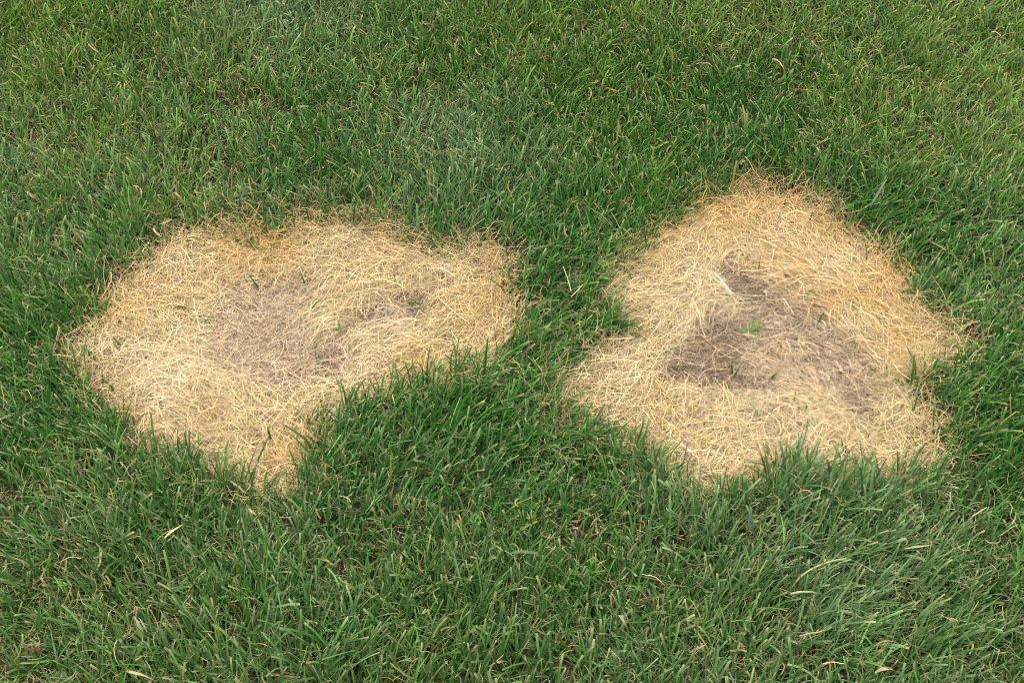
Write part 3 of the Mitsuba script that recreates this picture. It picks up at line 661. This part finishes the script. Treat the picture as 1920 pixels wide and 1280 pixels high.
tuft('thin green sprouts at the upper left of the right patch',
     [([(1216, 606), (1222, 614), (1232, 626)], 2.0, DARKG, 2), ([(1200, 612), (1208, 610), (1216, 608)], 2.2, GREEN, 3), ([(1226, 600), (1230, 596), (1227, 592)], 1.8, PALEG, 3), ([(1340, 520), (1338, 524), (1337, 532)], 2.2, DARKG, 3)])
tuft('greyish green wisps near the top of the left worn middle',
     [([(560, 498), (570, 508), (584, 521)], 2.0, GREYG, 3), ([(563, 492), (572, 500), (582, 508)], 1.8, PALEG, 3), ([(575, 548), (580, 553), (583, 557)], 2.0, GREEN, 3)])
tuft('pale green wisp at the upper left of the left worn middle',
     [([(446, 530), (460, 526), (476, 521)], 2.2, PALEG, 3), ([(450, 533), (462, 531), (474, 528)], 1.8, GREYG, 3), ([(442, 570), (448, 569), (455, 567)], 2.0, GREEN, 3)])
tuft('green blades leaning over the left edge of the left patch',
     [([(186, 682), (170, 665), (142, 648)], 3.0, GREEN, 14), ([(228, 655), (218, 640), (206, 626)], 2.6, DARKG, 10), ([(230, 662), (222, 655), (212, 640)], 2.2, GREEN, 8), ([(187, 690), (172, 678), (152, 670)], 2.6, DARKG, 12)])
tuft('single green curl in the pale swirl on the far left of the left patch', [([(288, 657), (289, 668), (299, 677)], 2.2, GREEN, 3)])
tuft('faded green blades in the straw of the lower left of the left patch',
     [([(225, 700), (234, 690), (240, 684)], 2.0, PALEG, 4), ([(240, 724), (262, 730), (282, 736)], 2.2, PALEG, 3), ([(300, 770), (303, 762), (300, 752)], 2.0, GREEN, 5), ([(306, 776), (325, 782), (345, 790)], 1.8, GREYG, 3),
      ([(246, 760), (247, 754), (249, 748)], 2.4, GREEN, 5), ([(390, 832), (384, 826), (382, 818)], 2.2, GREEN, 6)])

CL, ST = 'dead stalks on the patches', 'dry stems lying on the lawn'
lone('grass_clipping', 'short bright green clipping lying level on the straw of the left patch', 'grass clipping', leaf([(323, 577), (336, 577), (350, 577)], .0030, DARKG, .005, blunt=True), 'green_blade')
lone('straw_stalk', 'thick white stalk above the bare soil of the right patch', 'stalk', stalk([(1341, 514), (1356, 530), (1371, 550)], .0026, WHITE, .005), 'straw_blade', CL)
lone('straw_stalk', 'short pale stalk leaning right at the top of the left worn middle', 'stalk', stalk([(601, 545), (609, 531), (617, 517)], .0020, CREAM * 1.1, .004), 'straw_blade', CL)
lone('straw_stalk', 'pale stalk leaning left at the top of the left worn middle', 'stalk', stalk([(561, 500), (568, 516), (577, 531)], .0018, CREAM * 1.1, .004), 'straw_blade', CL)
lone('straw_stalk', 'long thin straw crossing the bare dark soil upward to the right', 'stalk', stalk([(1288, 653), (1320, 640), (1345, 630), (1364, 616)],   .0009, TAN * 1.0, .004, taper=.1), 'straw_blade', CL)
lone('straw_stalk', 'long thin straw crossing the bare dark soil downward to the right', 'stalk', stalk([(1305, 620), (1327, 639), (1350, 659), (1372, 672)], .0009, TAN * 1.1, .005, taper=.1), 'straw_blade', CL)
lone('straw_stalk', 'pale stalk in the tan streak right of the green spreading tuft', 'stalk', stalk([(1465, 555), (1478, 573), (1489, 590)], .0016, CREAM, .004), 'straw_blade', CL)
lone('straw_stalk', 'thick yellow straw near the upper left corner of the left patch', 'stalk', stalk([(336, 462), (350, 476), (362, 502)], .0021, CREAM, .006), 'straw_blade', CL)
lone('straw_stalk', 'long pale straw slanting down over the right half of the left patch', 'stalk', stalk([(822, 558), (850, 583), (880, 606)], .0014, CREAM, .007, taper=.1), 'straw_blade', CL)
lone('straw_stalk', 'thin straws end at the lower edge of the bare dark soil', 'stalk', stalk([(1282, 696), (1300, 708), (1316, 722)], .0013, CREAM, .004, taper=.1), 'straw_blade', CL)
lone('straw_stalk', 'pale straw lying level in the swirl of the left patch', 'stalk', stalk([(285, 690), (315, 684), (344, 666)], .0014, CREAM * 1.1, .006, taper=.1), 'straw_blade', CL)
lone('dry_stalk', 'long curved beige stem lying on the lawn in the lower right corner area', 'dry stalk', stalk([(1487, 1097), (1512, 1072), (1545, 1056), (1588, 1047)], .0020, TAN * .95, [.020, .032, .034, .028], taper=.3), 'straw_blade', ST)
lone('dry_stalk', 'pale crumpled stem just below the long curved beige stem', 'dry stalk', stalk([(1483, 1113), (1505, 1109), (1531, 1111)], .0024, CREAM * .8, [.026, .032, .024]), 'straw_blade', ST)
lone('dry_stalk', 'pale thin stem standing in the green gap between the patches', 'dry stalk', stalk([(1056, 500), (1064, 522), (1071, 546)], .0011, CREAM * .8, .034, taper=.1), 'straw_blade', ST)
lone('dry_stalk', 'short forked stem low in the green gap between the patches', 'dry stalk', stalk([(1071, 556), (1081, 546), (1092, 534)], .0013, CREAM * .95, .032, taper=.1), 'straw_blade', ST)
lone('dry_stalk', 'beige curved stem near the right edge of the lower lawn', 'dry stalk', stalk([(1815, 980), (1828, 964), (1850, 951)], .0018, CREAM * .8, [.022, .034, .030]), 'straw_blade', ST)
lone('dry_stalk', 'beige stem slanting over the lawn left of the lower right corner', 'dry stalk', stalk([(1500, 1192), (1525, 1186), (1548, 1180)], .0018, TAN * .85, [.024, .032, .028]), 'straw_blade', ST)
DL = 'dry leaves in the lawn'
lone('dry_leaf', 'pale upright dry leaf near the bottom left of the lawn', 'dry leaf', leaf([(270, 1194), (262, 1176), (252, 1154)], .0036, CREAM * .62, [.018, .026, .034], tip=CREAM * .7), 'straw_blade', DL)
lone('dry_leaf', 'thin curled dry leaf beside the pale upright one at the bottom left', 'dry leaf', leaf([(276, 1184), (268, 1170), (260, 1156)], .0018, CREAM, [.018, .026, .034]), 'straw_blade', DL)
lone('dry_leaf', 'beige dry leaf on the lawn below the left patch', 'dry leaf', leaf([(308, 1008), (324, 997), (344, 982)], .0030, TAN * 1.05, [.028, .034, .036]), 'straw_blade', DL)
lone('dry_leaf', 'flat beige leaf at the bottom edge of the lawn on the left', 'dry leaf', leaf([(237, 1257), (262, 1266), (292, 1276)], .0030, TAN * .8, [.024, .028, .022]), 'straw_blade', DL)
lone('dry_leaf', 'pale leaf pointing down right in the lower middle of the lawn', 'dry leaf', leaf([(1160, 1152), (1170, 1168), (1180, 1188)], .0030, CREAM * .45, [.020, .030, .020]), 'straw_blade', DL)
lone('dry_leaf', 'light brown leaf at the bottom edge of the lawn on the right', 'dry leaf', leaf([(1640, 1260), (1656, 1255), (1676, 1256)],   .0036, TAN * .75, [.022, .028, .022]), 'straw_blade', DL)
lone('dry_leaf', 'folded straw leaf over the dark hole at the top left of the left patch', 'dry leaf', leaf([(264, 478), (272, 466), (279, 454)], .0024, CREAM * .9, [.004, .010, .016], blunt=True), 'straw_blade', DL)
lone('dry_leaf', 'rusty brown leaf in the thin lawn below the middle', 'dry leaf', leaf([(985, 968), (994, 972), (1004, 958)], .0026, RUST * .8, [.018, .026, .020]), 'straw_blade', DL)
BL = 'pale blades in the green lawn'
lone('grass_leaf', 'white upright blade in the lawn below the right patch', 'grass blade', leaf([(1404, 993), (1405, 974), (1407, 953)], .0034, GREYG * 1.1, [.016, .028, .040], blunt=True), 'green_blade', BL)
lone('grass_leaf', 'broad bluish blade lying level in the lower middle of the lawn', 'grass blade', leaf([(950, 1040), (970, 1037), (1008, 1036)], .0034, np.array([.12, .19, .10]), [.024, .032, .030], blunt=True), 'green_blade', BL)
lone('grass_leaf', 'pale green cut blade lying level in the upper left of the lawn', 'grass blade', leaf([(550, 206), (563, 202), (580, 199)], .0046, PALEG * .9, [.024, .034, .030], blunt=True), 'green_blade', BL)
lone('grass_leaf', 'pale blade lying level above the lower right corner of the lawn', 'grass blade', leaf([(1696, 1028), (1720, 1027), (1747, 1021)], .0026, CREAM * .6, [.028, .035, .030]), 'green_blade', BL)
lone('grass_leaf', 'bright yellow green blade in the lower middle of the lawn', 'grass blade', leaf([(936, 1197), (950, 1188), (966, 1180)], .0044, np.array([.13, .21, .05]), [.022, .032, .030]), 'green_blade', BL)
lone('grass_leaf', 'long blue green blade over the upper right edge of the right patch', 'grass blade', leaf([(1632, 388), (1648, 362), (1666, 332)], .0032, GREYG * .9, [.024, .034, .044]), 'green_blade', BL)
lone('grass_leaf', 'white cut blade at the top of the lawn right of the middle', 'grass blade', leaf([(1638, 42), (1640, 34), (1640, 26)], .0032, WHITE * .6, [.026, .034, .042], blunt=True), 'green_blade', BL)
